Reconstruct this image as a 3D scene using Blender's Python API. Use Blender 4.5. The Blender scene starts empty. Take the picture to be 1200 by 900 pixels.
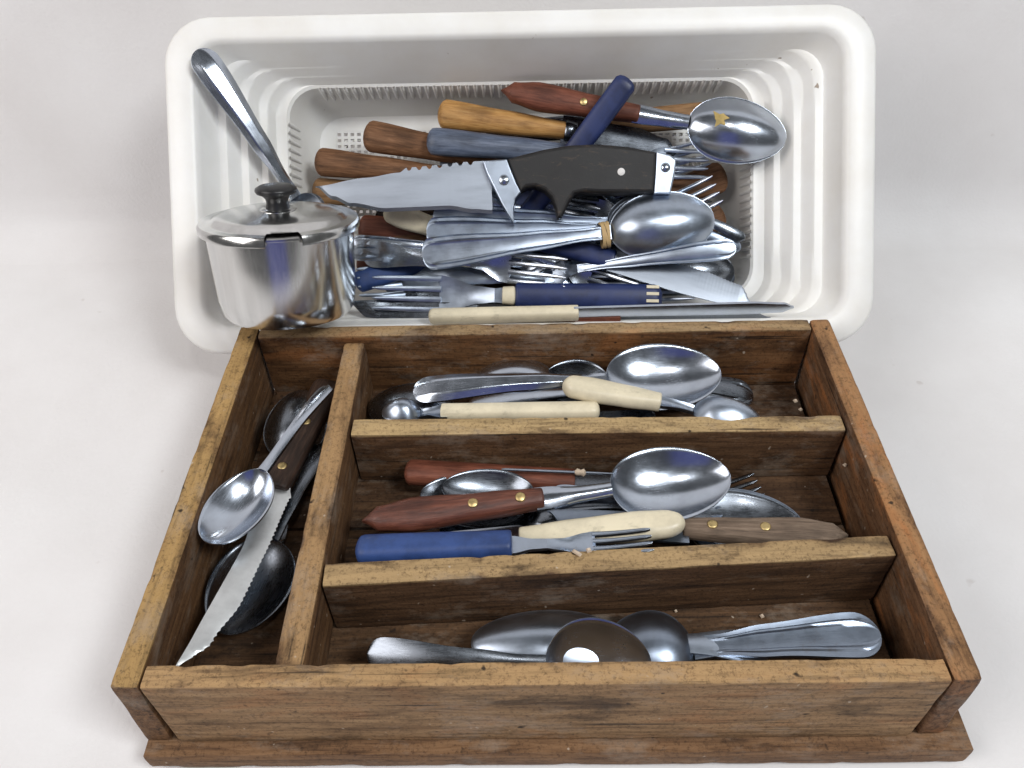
import bpy, math, random
from math import sin, cos, pi, sqrt, radians
from mathutils import Vector as V, Matrix, noise
random.seed(7)
scene = bpy.context.scene
C = scene.collection

# ------------------------------------------------------------------ camera
F, PITCH, YAW, ROLL = 949.25, .7804, -.0192, -.0271
CAM = V((-.0075, -.1488, .3927))
fw = V((sin(YAW)*cos(PITCH), cos(YAW)*cos(PITCH), -sin(PITCH)))
r0 = V((cos(YAW), -sin(YAW), 0)); u0 = r0.cross(fw)
rt = r0*cos(ROLL)+u0*sin(ROLL); up = u0*cos(ROLL)-r0*sin(ROLL)
cd = bpy.data.cameras.new('camera'); cam = bpy.data.objects.new('camera', cd); C.objects.link(cam)
cam.matrix_world = Matrix(((rt.x, up.x, -fw.x, CAM.x), (rt.y, up.y, -fw.y, CAM.y), (rt.z, up.z, -fw.z, CAM.z), (0, 0, 0, 1)))
cd.sensor_width = 36; cd.lens = F/1200*36; cd.clip_start = .01; cd.clip_end = 50
scene.camera = cam

# ------------------------------------------------------------------ world, lamps, exposure
w = bpy.data.worlds.new('World'); scene.world = w; w.use_nodes = True
bg = w.node_tree.nodes['Background']; bg.inputs[0].default_value = (.66, .66, .66, 1); bg.inputs[1].default_value = .14

def area(name, loc, target, size, power, col=(1, 1, 1), shape='RECTANGLE', size_y=None):
    l = bpy.data.lights.new(name, 'AREA'); l.energy = power; l.color = col; l.shape = shape; l.size = size
    if shape == 'RECTANGLE': l.size_y = size_y or size
    o = bpy.data.objects.new(name, l); C.objects.link(o); o.location = loc
    o.rotation_euler = (V(target)-V(loc)).to_track_quat('-Z', 'Y').to_euler(); return o
area('ceiling_lamp', (.70, -.42, 1.25), (0, .2, 0), .42, 13.2, (.95, .98, 1), size_y=.34)
area('left_soft_light', (-1.05, -.38, 1.0), (0, .2, 0), .9, 12.2, (1, .955, .935), size_y=.8)  # broad soft source at the upper left
area('ring_lamp', (.12, -.35, 1.25), (0, .15, 0), .10, 1.7, (1, 1, 1), 'DISK')
area('blue_reflection_fill', (-.03, -.80, .42), (-.03, .2, .42), .52, .26, (.05, .10, 1), size_y=.85)  # added lamp, stands in for blue clothing mirrored in the steel
vs = scene.view_settings; vs.view_transform = 'Standard'; vs.look = 'None'; vs.exposure = 0; vs.gamma = 1

# ------------------------------------------------------------------ placing tools
H = .072                                    # height of the tray's rim
BT, BZ = .8518, .0021
BO = V((-.0073, .2335, .0455))              # front rim of the basket, middle
BM = Matrix.Rotation(BZ, 3, 'Z') @ Matrix.Rotation(BT, 3, 'X')
BN = BM @ V((0, 0, 1))
def ray(u, v): return rt*((u-600)/F) - up*((v-450)/F) + fw
def T(u, v, z):                             # a point at height z above the table
    d = ray(u, v); return CAM + d*((z-CAM.z)/d.z)
def K(u, v, n):                             # a point n below the basket's rim plane
    a = BM.transposed() @ (CAM-BO); b = BM.transposed() @ ray(u, v)
    t = (n-a.z)/b.z; return CAM + ray(u, v)*t
def Kl(x, s, n): return BO + BM @ V((x, s, n))

def link(name, me, mat, parent=None):
    o = bpy.data.objects.new(name, me); C.objects.link(o)
    if mat and not me.materials: me.materials.append(mat)
    if parent: o.parent = parent
    return o
def mk(name, vs_, fs, mat, parent=None, smooth=40):
    me = bpy.data.meshes.new(name); me.from_pydata([tuple(v) for v in vs_], [], fs); me.validate(); me.update()
    if smooth:
        for p in me.polygons: p.use_smooth = True
        me.set_sharp_from_angle(angle=radians(smooth))
    return link(name, me, mat, parent)
def tag(o, label=None, cat=None, group=None, kind=None):
    if label: o['label'] = label
    if cat: o['category'] = cat
    if group: o['group'] = group
    if kind: o['kind'] = kind
    return o
def root(name, label, cat, A, B, upref, roll=0, group=None):
    """Empty at A, local x towards B, local z up; returns it and the length"""
    x = (B-A); L = x.length; x.normalize()
    z = (upref - x*upref.dot(x)).normalized(); z = Matrix.Rotation(radians(roll), 3, x) @ z
    y = z.cross(x)
    o = bpy.data.objects.new(name, None); C.objects.link(o); o.empty_display_size = .01
    o.matrix_world = Matrix(((x.x, y.x, z.x, A.x), (x.y, y.y, z.y, A.y), (x.z, y.z, z.z, A.z), (0, 0, 0, 1)))
    tag(o, label, cat, group); return o, L

# ------------------------------------------------------------------ materials
def new_mat(name):
    m = bpy.data.materials.new(name); m.use_nodes = True; nt = m.node_tree
    return m, nt, nt.nodes['Principled BSDF']
def nd(nt, t, **k):
    n = nt.nodes.new(t)
    for a, b in k.items():
        if a in n.inputs: n.inputs[a].default_value = b
        else: setattr(n, a, b)
    return n
def obj_coord(nt, scale=(1, 1, 1)):
    tc = nd(nt, 'ShaderNodeTexCoord'); mp = nd(nt, 'ShaderNodeMapping'); mp.inputs['Scale'].default_value = scale
    nt.links.new(tc.outputs['Object'], mp.inputs['Vector']); return mp.outputs[0], tc
def ramp(nt, fac, stops):
    r = nd(nt, 'ShaderNodeValToRGB'); e = r.color_ramp.elements
    while len(e) < len(stops): e.new(.5)
    for i, (p, c) in enumerate(stops): e[i].position = p; e[i].color = (*c, 1) if len(c) == 3 else c
    nt.links.new(fac, r.inputs[0]); return r.outputs[0]
def mixc(nt, fac, a, b, mode='MIX'):
    m = nd(nt, 'ShaderNodeMix', data_type='RGBA', blend_type=mode)
    for sock, val in ((0, fac), (6, a), (7, b)):
        if hasattr(val, 'is_linked'): nt.links.new(val, m.inputs[sock])
        elif isinstance(val, tuple): m.inputs[sock].default_value = (*val, 1)
        else: m.inputs[sock].default_value = val
    return m.outputs[2]
def bump(nt, h, b, strength=.3, dist=.0004):
    bp = nd(nt, 'ShaderNodeBump', Strength=strength, Distance=dist)
    nt.links.new(h, bp.inputs['Height']); nt.links.new(bp.outputs[0], b.inputs['Normal'])

def steel(name, col, rough, scratch=.12, spots=0, stretch=(18, 240, 240), s2=(60, 60, 60)):
    m, nt, b = new_mat(name)
    v, tc = obj_coord(nt, stretch); v2, _ = obj_coord(nt, s2)
    n = nd(nt, 'ShaderNodeTexNoise', Scale=6, Detail=6, Roughness=.7); nt.links.new(v, n.inputs[0])
    n2 = nd(nt, 'ShaderNodeTexNoise', Scale=1.2, Detail=5, Roughness=.65); nt.links.new(v2, n2.inputs[0])
    s = nd(nt, 'ShaderNodeMath', operation='MULTIPLY'); nt.links.new(n.outputs[0], s.inputs[0]); nt.links.new(n2.outputs[0], s.inputs[1])
    mr = nd(nt, 'ShaderNodeMapRange'); mr.inputs[1].default_value = .12; mr.inputs[2].default_value = .42
    mr.inputs[3].default_value = rough; mr.inputs[4].default_value = rough+scratch
    nt.links.new(s.outputs[0], mr.inputs[0]); nt.links.new(mr.outputs[0], b.inputs['Roughness'])
    c2 = tuple(x*.84 for x in col)
    cc = ramp(nt, n2.outputs[0], [(.35, c2), (.6, col)])
    if spots:
        sp = nd(nt, 'ShaderNodeTexNoise', Scale=3.1, Detail=6, Roughness=.75); nt.links.new(v2, sp.inputs[0])
        f = ramp(nt, sp.outputs[0], [(.58, (0, 0, 0)), (.68, (spots,)*3)])
        cc = mixc(nt, f, cc, (.20, .16, .13))
    nt.links.new(cc, b.inputs['Base Color']); b.inputs['Metallic'].default_value = 1
    bump(nt, n.outputs[0], b, .018, .0002); return m
S_POL = steel('polished_steel', (.52, .57, .65), .17, .12)
S_SAT = steel('satin_steel', (.44, .50, .59), .27, .12, .15)
S_DULL = steel('dull_steel', (.30, .35, .43), .30, .12, .25)
S_BLADE = steel('blade_steel', (.40, .44, .50), .38, .10, 0, (10, 200, 200), (14, 90, 60))
S_BRIGHT = steel('bright_blade_steel', (.78, .80, .80), .40, .12, 0)
S_DARK = steel('tarnished_shaded_steel', (.20, .22, .25), .18, .2, 0)  # tarnish, with dark reflections and gap shade put into the colour
S_POT = steel('brushed_pot_steel', (.70, .70, .69), .14, .10, 0, (240, 240, 25), (90, 90, 4))  # upright colour streaks imitate reflections on the pot
BRASS = steel('brass', (.62, .47, .22), .35, .2, .3)

def handle_wood(name, dark, mid, light, rough=.5, gloss=.3):
    m, nt, b = new_mat(name)
    v, tc = obj_coord(nt, (14, 150, 150))
    n = nd(nt, 'ShaderNodeTexNoise', Scale=3, Detail=8, Roughness=.7, Distortion=.6); nt.links.new(v, n.inputs[0])
    v2, _ = obj_coord(nt, (22, 60, 60)); n2 = nd(nt, 'ShaderNodeTexNoise', Scale=2, Detail=4); nt.links.new(v2, n2.inputs[0])
    c = ramp(nt, n.outputs[0], [(.3, dark), (.5, mid), (.72, light)])
    c = mixc(nt, ramp(nt, n2.outputs[0], [(.35, (.55,)*3), (.6, (0, 0, 0))]), c, tuple(x*.35 for x in dark))
    nt.links.new(c, b.inputs['Base Color']); b.inputs['Roughness'].default_value = rough
    b.inputs['Specular IOR Level'].default_value = gloss
    bump(nt, n.outputs[0], b, .7, .0006); return m
W_ROSE = handle_wood('rosewood', (.045, .014, .009), (.12, .038, .022), (.21, .075, .045), .42, .45)
W_RED = handle_wood('red_wood', (.075, .022, .012), (.17, .055, .032), (.26, .095, .055), .5)
W_BROWN = handle_wood('brown_wood', (.07, .032, .014), (.18, .085, .04), (.30, .16, .085), .7)
W_TAN = handle_wood('tan_wood', (.14, .07, .03), (.27, .15, .068), (.38, .23, .12), .7)
W_GOLD = handle_wood('golden_wood', (.26, .12, .035), (.47, .25, .08), (.58, .35, .14), .5)
W_BLACK = handle_wood('blackened_wood', (.012, .008, .006), (.035, .02, .014), (.08, .045, .03), .5)
W_GREY = handle_wood('greyed_wood', (.07, .05, .035), (.17, .12, .085), (.28, .21, .15), .75)

def plastic(name, col, rough=.35, var=.75, sc=60, bumpy=.08, grime=None):
    grime = grime or tuple(x*.45 for x in col)
    m, nt, b = new_mat(name); v, _ = obj_coord(nt, (sc, sc, sc))
    n = nd(nt, 'ShaderNodeTexNoise', Scale=1, Detail=7, Roughness=.7); nt.links.new(v, n.inputs[0])
    c = ramp(nt, n.outputs[0], [(.35, tuple(x*var for x in col)), (.6, col)])
    vg, _ = obj_coord(nt, (55, 150, 150)); g = nd(nt, 'ShaderNodeTexNoise', Scale=1.4, Detail=8, Roughness=.75, Distortion=.5); nt.links.new(vg, g.inputs[0])
    c = mixc(nt, ramp(nt, g.outputs[0], [(.56, (0, 0, 0)), (.74, (.75,)*3)]), c, grime)
    nt.links.new(c, b.inputs['Base Color'])
    r = nd(nt, 'ShaderNodeMapRange'); r.inputs[3].default_value = rough-.08; r.inputs[4].default_value = rough+.25
    nt.links.new(n.outputs[0], r.inputs[0]); nt.links.new(r.outputs[0], b.inputs['Roughness'])
    bump(nt, n.outputs[0], b, bumpy, .0005); return m
P_CREAM = plastic('cream_plastic', (.74, .66, .48), .32, .80, 45, .15)
P_NAVY = plastic('navy_plastic', (.013, .026, .105), .36, .45, 45, .2)
P_BLUE = plastic('blue_plastic', (.028, .065, .21), .42, .6, 70, .25)
P_GREYBLUE = handle_wood('grey_blue_handle', (.045, .055, .085), (.10, .125, .18), (.19, .22, .29), .4, .5)
P_BLACK = plastic('black_plastic', (.012, .012, .013), .28)
P_BAND = plastic('rubber_band', (.55, .38, .18), .6)
P_GOLDLEAF = plastic('gold_leaf_print', (.50, .36, .12), .5, .6, 200)
P_CRUMB = plastic('crumb_wood', (.6, .48, .36), .8)

def white_plastic():
    m, nt, b = new_mat('white_basket_plastic'); v, _ = obj_coord(nt, (9, 9, 9)); v2, _ = obj_coord(nt, (90, 90, 90))
    n = nd(nt, 'ShaderNodeTexNoise', Scale=1.5, Detail=6, Roughness=.6); nt.links.new(v, n.inputs[0])
    n2 = nd(nt, 'ShaderNodeTexNoise', Scale=1.6, Detail=2); nt.links.new(v2, n2.inputs[0])
    c = ramp(nt, n.outputs[0], [(.3, (.75, .725, .675)), (.65, (.84, .84, .82))])
    c = mixc(nt, ramp(nt, n2.outputs[0], [(.755, (0, 0, 0)), (.79, (.8, .8, .8))]), c, (.22, .15, .09))
    nt.links.new(c, b.inputs['Base Color']); b.inputs['Roughness'].default_value = .42
    b.inputs['Subsurface Weight'].default_value = .15; b.inputs['Subsurface Radius'].default_value = (.004, .004, .003)
    bump(nt, n2.outputs[0], b, .08, .0006); return m
M_BASKET = white_plastic()

def cloth_mat():
    m, nt, b = new_mat('white_cloth'); v, _ = obj_coord(nt, (1, 1, 1))
    n = nd(nt, 'ShaderNodeTexNoise', Scale=5, Detail=6, Roughness=.55); nt.links.new(v, n.inputs[0])
    w1 = nd(nt, 'ShaderNodeTexNoise', Scale=420, Detail=3); nt.links.new(v, w1.inputs[0])
    sp = nd(nt, 'ShaderNodeTexNoise', Scale=70, Detail=2); nt.links.new(v, sp.inputs[0])
    c = ramp(nt, n.outputs[0], [(.35, (.70, .68, .67)), (.65, (.78, .77, .765))])
    c = mixc(nt, ramp(nt, sp.outputs[0], [(.745, (0, 0, 0)), (.80, (.35,)*3)]), c, (.45, .40, .36))
    nt.links.new(c, b.inputs['Base Color']); b.inputs['Roughness'].default_value = .9
    b.inputs['Specular IOR Level'].default_value = .15
    bump(nt, w1.outputs[0], b, .5, .0005); return m
M_CLOTH = cloth_mat()

def return_dust(nt, tc, c, b, seed):
    g = nd(nt, 'ShaderNodeTexNoise', Scale=520, Detail=3, Roughness=.8); nt.links.new(tc.outputs['Object'], g.inputs[0])
    c = mixc(nt, 1.0, c, ramp(nt, g.outputs[0], [(.30, (.45, .43, .42)), (.50, (1, 1, 1)), (.72, (1.0, 1.0, 1.0))]), 'MULTIPLY')
    mp = nd(nt, 'ShaderNodeMapping'); mp.inputs['Scale'].default_value = (20, 32, 32); mp.inputs['Location'].default_value = (seed*4.1, 2, seed)
    nt.links.new(tc.outputs['Object'], mp.inputs[0])
    d = nd(nt, 'ShaderNodeTexNoise', Scale=1.3, Detail=9, Roughness=.75); nt.links.new(mp.outputs[0], d.inputs[0])
    c = mixc(nt, ramp(nt, d.outputs[0], [(.52, (0, 0, 0)), (.70, (.50,)*3)]), c, (.33, .27, .21))
    mq = nd(nt, 'ShaderNodeMapping'); mq.inputs['Scale'].default_value = (7, 60, 60); mq.inputs['Location'].default_value = (seed*2.7, seed*1.9, 5)
    nt.links.new(tc.outputs['Object'], mq.inputs[0])
    q = nd(nt, 'ShaderNodeTexNoise', Scale=1.6, Detail=9, Roughness=.7, Distortion=.8); nt.links.new(mq.outputs[0], q.inputs[0])
    c = mixc(nt, ramp(nt, q.outputs[0], [(.56, (0, 0, 0)), (.68, (.62,)*3)]), c, (.045, .024, .014))
    pit = nd(nt, 'ShaderNodeTexNoise', Scale=150, Detail=2); nt.links.new(tc.outputs['Object'], pit.inputs[0])
    c = mixc(nt, ramp(nt, pit.outputs[0], [(.24, (.9,)*3), (.30, (0, 0, 0))]), c, (.015, .009, .006))
    nt.links.new(c, b.inputs['Base Color'])
def board_mat(name, dark, mid, light, worn, topz, worn_lit_amt=.9, seed=0, orange=0):
    m, nt, b = new_mat(name)
    tc = nd(nt, 'ShaderNodeTexCoord'); mp = nd(nt, 'ShaderNodeMapping')
    mp.inputs['Scale'].default_value = (9, 120, 120); mp.inputs['Location'].default_value = (seed*1.7, seed*3.1, seed*.9)
    nt.links.new(tc.outputs['Object'], mp.inputs[0])
    mp2 = nd(nt, 'ShaderNodeMapping'); mp2.inputs['Scale'].default_value = (16, 45, 45); mp2.inputs['Location'].default_value = (seed*2.3, seed, 0)
    nt.links.new(tc.outputs['Object'], mp2.inputs[0])
    n = nd(nt, 'ShaderNodeTexNoise', Scale=2.2, Detail=9, Roughness=.72, Distortion=.5); nt.links.new(mp.outputs[0], n.inputs[0])
    fine = nd(nt, 'ShaderNodeTexNoise', Scale=8, Detail=6, Roughness=.8); nt.links.new(mp.outputs[0], fine.inputs[0])
    st = nd(nt, 'ShaderNodeTexNoise', Scale=1.1, Detail=7, Roughness=.65, Distortion=.4); nt.links.new(mp2.outputs[0], st.inputs[0])
    c = ramp(nt, n.outputs[0], [(.32, dark), (.5, mid), (.70, light)])
    # worn, bare wood along the top edge, with light from above painted in
    sx = nd(nt, 'ShaderNodeSeparateXYZ'); nt.links.new(tc.outputs['Object'], sx.inputs[0])
    ad = nd(nt, 'ShaderNodeMath', operation='MULTIPLY_ADD'); ad.inputs[1].default_value = .005; nt.links.new(st.outputs[0], ad.inputs[0]); nt.links.new(sx.outputs[2], ad.inputs[2])
    mr = nd(nt, 'ShaderNodeMapRange'); mr.inputs[1].default_value = topz-.0012+.0020; mr.inputs[2].default_value = topz-.0001+.0024
    mr.inputs[4].default_value = worn_lit_amt; nt.links.new(ad.outputs[0], mr.inputs[0])
    wc = ramp(nt, n.outputs[0], [(.30, tuple(x*.55 for x in worn)), (.48, worn), (.72, tuple(min(1, x*1.22) for x in worn))])
    c = mixc(nt, mr.outputs[0], c, wc)
    # dirt stains, dark cracks along the grain
    c = mixc(nt, ramp(nt, st.outputs[0], [(.30, (.80,)*3), (.44, (0, 0, 0))]), c, tuple(x*.35 for x in dark))
    if orange:
        c = mixc(nt, ramp(nt, st.outputs[0], [(.52, (0, 0, 0)), (.66, (orange,)*3)]), c, (.42, .16, .05))
    mp3 = nd(nt, 'ShaderNodeMapping'); mp3.inputs['Scale'].default_value = (11, 330, 330); mp3.inputs['Location'].default_value = (seed, seed*5.3, 3)
    nt.links.new(tc.outputs['Object'], mp3.inputs[0])
    cr = nd(nt, 'ShaderNodeTexNoise', Scale=1, Detail=3, Roughness=.5); nt.links.new(mp3.outputs[0], cr.inputs[0])
    c = mixc(nt, ramp(nt, cr.outputs[0], [(.29, (.85,)*3), (.36, (0, 0, 0))]), c, (.012, .007, .004))
    wsp = nd(nt, 'ShaderNodeTexNoise', Scale=260, Detail=1); nt.links.new(tc.outputs['Object'], wsp.inputs[0])
    c = mixc(nt, ramp(nt, wsp.outputs[0], [(.765, (0, 0, 0)), (.80, (.6,)*3)]), c, (.5, .42, .33))
    nt.links.new(c, b.inputs['Base Color']); b.inputs['Roughness'].default_value = .68; b.inputs['Specular IOR Level'].default_value = .28
    return_dust(nt, tc, c, b, seed)
    add = nd(nt, 'ShaderNodeMath', operation='ADD'); nt.links.new(fine.outputs[0], add.inputs[0]); nt.links.new(cr.outputs[0], add.inputs[1])
    bump(nt, add.outputs[0], b, .55, .0006); return m

# ------------------------------------------------------------------ setting: white cloth over table and wall
def backdrop():
    yw, R = .440, .040; prof = []
    y = -1.1
    while y < yw-R: prof.append((y, 0.)); y += .02 if y > -.2 else .1
    for i in range(9):
        a = i/8*pi/2; prof.append((yw-R+R*sin(a), R-R*cos(a)))
    z = R+.02
    while z < 1.0: prof.append((yw+.02*(z-R), z)); z += .02 if z < .5 else .1
    xs = [-1.4+i*.02 for i in range(141)]; vs_, fs = [], []
    for j, (y, z) in enumerate(prof):
        for x in xs:
            n = noise.fractal(V((x*2.1+y*1.2, y*3.4, z*3.0+5)), 1.0, 2.0, 3)
            m_ = noise.noise(V((x*3+y*7, y*9-x*2, z*6)))
            wv = sin((y+x*.22)*38+2*noise.noise(V((x*2, y*2, 1))))
            k = .0032*n+.0016*m_+.0030*wv*max(.15, min(1, (-.05-x)*6))
            near = -.19 < x < .20 and -.02 < y < .25 and z == 0
            if near: k = -abs(k)
            if z < R*.5: vs_.append((x, y, z+k-.0012))
            else: vs_.append((x, y-k*1.2, z))
    nx = len(xs)
    for j in range(len(prof)-1):
        for i in range(nx-1): fs.append((j*nx+i, j*nx+i+1, (j+1)*nx+i+1, (j+1)*nx+i))
    tag(mk('backdrop_cloth', vs_, fs, M_CLOTH, smooth=180), kind='structure')
backdrop()

# ------------------------------------------------------------------ boards
def board(name, parent, p0, p1, z0, z1, th0, th1, mat, bev=.0012, amp=.00035, seed=0, chip=.0):
    """a plank from p0 to p1 (middle line, x y), local x along its length"""
    p0, p1 = V((*p0, 0)), V((*p1, 0)); d = p1-p0; L = d.length; ang = math.atan2(d.y, d.x)
    nx, ny, nz = max(4, int(L/.004)), 6, max(4, int((z1-z0)/.004)); hz = (z1-z0)/2
    idx, vs_, fs = {}, [], []
    def vert(i, j, k):
        key = (i, j, k)
        if key in idx: return idx[key]
        fx, fy, fz = i/nx*2-1, j/ny*2-1, k/nz*2-1
        th = (th0+(th1-th0)*(fx+1)/2)/2
        P = V((fx*L/2, fy*th, fz*hz)); r = bev
        Q = V((max(-L/2+r, min(L/2-r, P.x)), max(-th+r, min(th-r, P.y)), max(-hz+r, min(hz-r, P.z))))
        dd = P-Q
        if dd.length > 1e-9: P = Q+dd.normalized()*r*(1.0)
        nn = noise.fractal(V((P.x*18+seed*9, P.y*70, P.z*70+seed)), 1, 2, 3)
        edge = (abs(fy) > .6)+(abs(fz) > .8)+(abs(fx) > .985)
        out = V((0, P.y, P.z)); out = out.normalized() if out.length else V((0, 0, 1))
        P -= out*(amp*(nn+.4))
        if edge >= 2:
            c_ = noise.noise(V((P.x*90+seed*3, seed*7, P.z*40))); P -= out*max(0, c_-.1)*(.0016+chip)
        idx[key] = len(vs_); vs_.append(P); return idx[key]
    for i in range(nx):
        for j in range(ny):
            for k, rev in ((0, 1), (nz, 0)):
                f = (vert(i, j, k), vert(i+1, j, k), vert(i+1, j+1, k), vert(i, j+1, k)); fs.append(f[::-1] if rev else f)
        for k in range(nz):
            for j, rev in ((0, 0), (ny, 1)):
                f = (vert(i, j, k), vert(i+1, j, k), vert(i+1, j, k+1), vert(i, j, k+1)); fs.append(f[::-1] if rev else f)
    for j in range(ny):
        for k in range(nz):
            for i, rev in ((0, 1), (nx, 0)):
                f = (vert(i, j, k), vert(i, j+1, k), vert(i, j+1, k+1), vert(i, j, k+1)); fs.append(f[::-1] if rev else f)
    o = mk(name, vs_, fs, mat, parent, 50)
    o.location = (p0+p1)/2+V((0, 0, (z0+z1)/2)); o.rotation_euler = (0, 0, ang); return o

def tray():
    t = bpy.data.objects.new('cutlery_tray', None); C.objects.link(t)
    tag(t, 'worn brown wooden cutlery tray with four compartments in the foreground', 'cutlery tray')
    D_, M_, L_ = (.045, .022, .011), (.115, .058, .027), (.19, .105, .052)
    WN = (.43, .285, .135)
    def m(n, top, worn=WN, face=None, amt=.9, seed=0, org=0):
        f = face or (D_, M_, L_); return board_mat(n, f[0], f[1], f[2], worn, top, amt, seed, org)
    zb = .0165
    hs = (H-zb)/2
    front = ((.085, .045, .020), (.26, .155, .075), (.37, .235, .12))
    board('back_board', t, (-.1678, .2235), (.1660, .2235), zb, H-.0005, .0100, .0100, m('wood_back', hs, (.36, .25, .13), ((.05, .02, .008), (.14, .066, .026), (.22, .11, .048)), seed=1, org=.3), seed=1)
    board('side_board', t, (-.1742, .0005), (-.1742, .2285), zb, H, .0118, .0118, m('wood_left', hs, (.40, .25, .095), ((.05, .024, .011), (.14, .07, .03), (.24, .125, .055)), seed=2), seed=2, chip=.0008)
    board('side_board', t, (.1725, .0005), (.1725, .2285), zb, H, .0125, .0125, m('wood_right', hs, (.33, .175, .075), ((.06, .026, .012), (.15, .075, .035), (.24, .125, .062)), seed=3, org=.7), seed=3, bev=.0022, chip=.0006)
    board('front_board', t, (-.1676, .0050), (.1656, .0050), zb, H+.0003, .0105, .0105, m('wood_front', hs, (.40, .25, .115), front, seed=4, org=.25), seed=4, chip=.0008)
    board('base_board', t, (-.1840, .1120), (.1940, .1120), .0012, zb-.0006, .2370, .2370, m('wood_base', .009, WN, ((.06, .028, .013), (.185, .098, .046), (.28, .16, .08)), 0, seed=5), bev=.0020, seed=5)
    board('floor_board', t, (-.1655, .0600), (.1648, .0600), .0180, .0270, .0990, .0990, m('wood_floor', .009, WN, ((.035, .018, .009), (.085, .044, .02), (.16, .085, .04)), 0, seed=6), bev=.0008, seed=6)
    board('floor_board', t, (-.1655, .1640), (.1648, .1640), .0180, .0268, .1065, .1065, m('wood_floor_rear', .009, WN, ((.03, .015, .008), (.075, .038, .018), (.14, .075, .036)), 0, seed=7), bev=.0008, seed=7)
    board('long_divider', t, (-.1088, .0110), (-.1092, .2175), .0272, .0680, .0135, .0135, m('wood_long', .0204, (.36, .22, .10), ((.05, .024, .011), (.13, .065, .028), (.22, .12, .055)), seed=8), bev=.0022, seed=8, chip=.0006)
    board('cross_divider', t, (-.1015, .1492), (.1655, .1478), .0272, .0665, .0125, .0115, m('wood_cross', .0196, (.47, .33, .16), seed=9), seed=9)
    board('cross_divider', t, (-.1015, .0560), (.1655, .0690), .0272, .0672, .0125, .0120, m('wood_cross_front', .0200, (.40, .27, .13), ((.03, .016, .009), (.09, .046, .022), (.16, .088, .045)), seed=10), seed=10, chip=.0003)
tray()
for o_ in [o for o in bpy.data.objects if o.name.startswith('side_board')]:
    q_ = -1 if o_.location.x < 0 else 1          # the sides splay a little at the foot
    o_.rotation_euler.x = -q_*.050; o_.location.x += q_*.0014

def crumbs():
    vs_, fs = [], []
    pts = [T(652, 152+255, .055), T(655, 713, .028), T(668, 714, .028), T(680, 716, .028), T(792, 716, .028), T(893, 722, .028), T(990, 545, .05),
           T(812, 668, .05), T(690, 645, .0685), T(676, 648, .0685), T(932, 470, .045), T(938, 480, .045)]
    for p in pts:
        for k in range(1):
            a = random.random()*6; b = len(vs_); s = .0006+.0006*random.random(); e = random.choice((1, 1, 2.6))
            for q in ((-e, -1, 0), (e, -1, 0), (e, 1, 0), (-e, 1, 0), (-e*.6, -.6, 1), (e*.6, -.6, 1), (e*.6, .6, 1), (-e*.6, .6, 1)):
                x, y, z = q; vs_.append((p.x+s*(x*cos(a)-y*sin(a)), p.y+s*(x*sin(a)+y*cos(a)), p.z+s*z))
            for f in ((0, 3, 2, 1), (4, 5, 6, 7), (0, 1, 5, 4), (1, 2, 6, 5), (2, 3, 7, 6), (3, 0, 4, 7)): fs.append(tuple(b+i for i in f))
    tag(mk('crumbs', vs_, fs, P_CRUMB, smooth=0), 'pale crumbs scattered in the compartments of the wooden tray', 'crumbs', kind='stuff')
crumbs()

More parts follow.
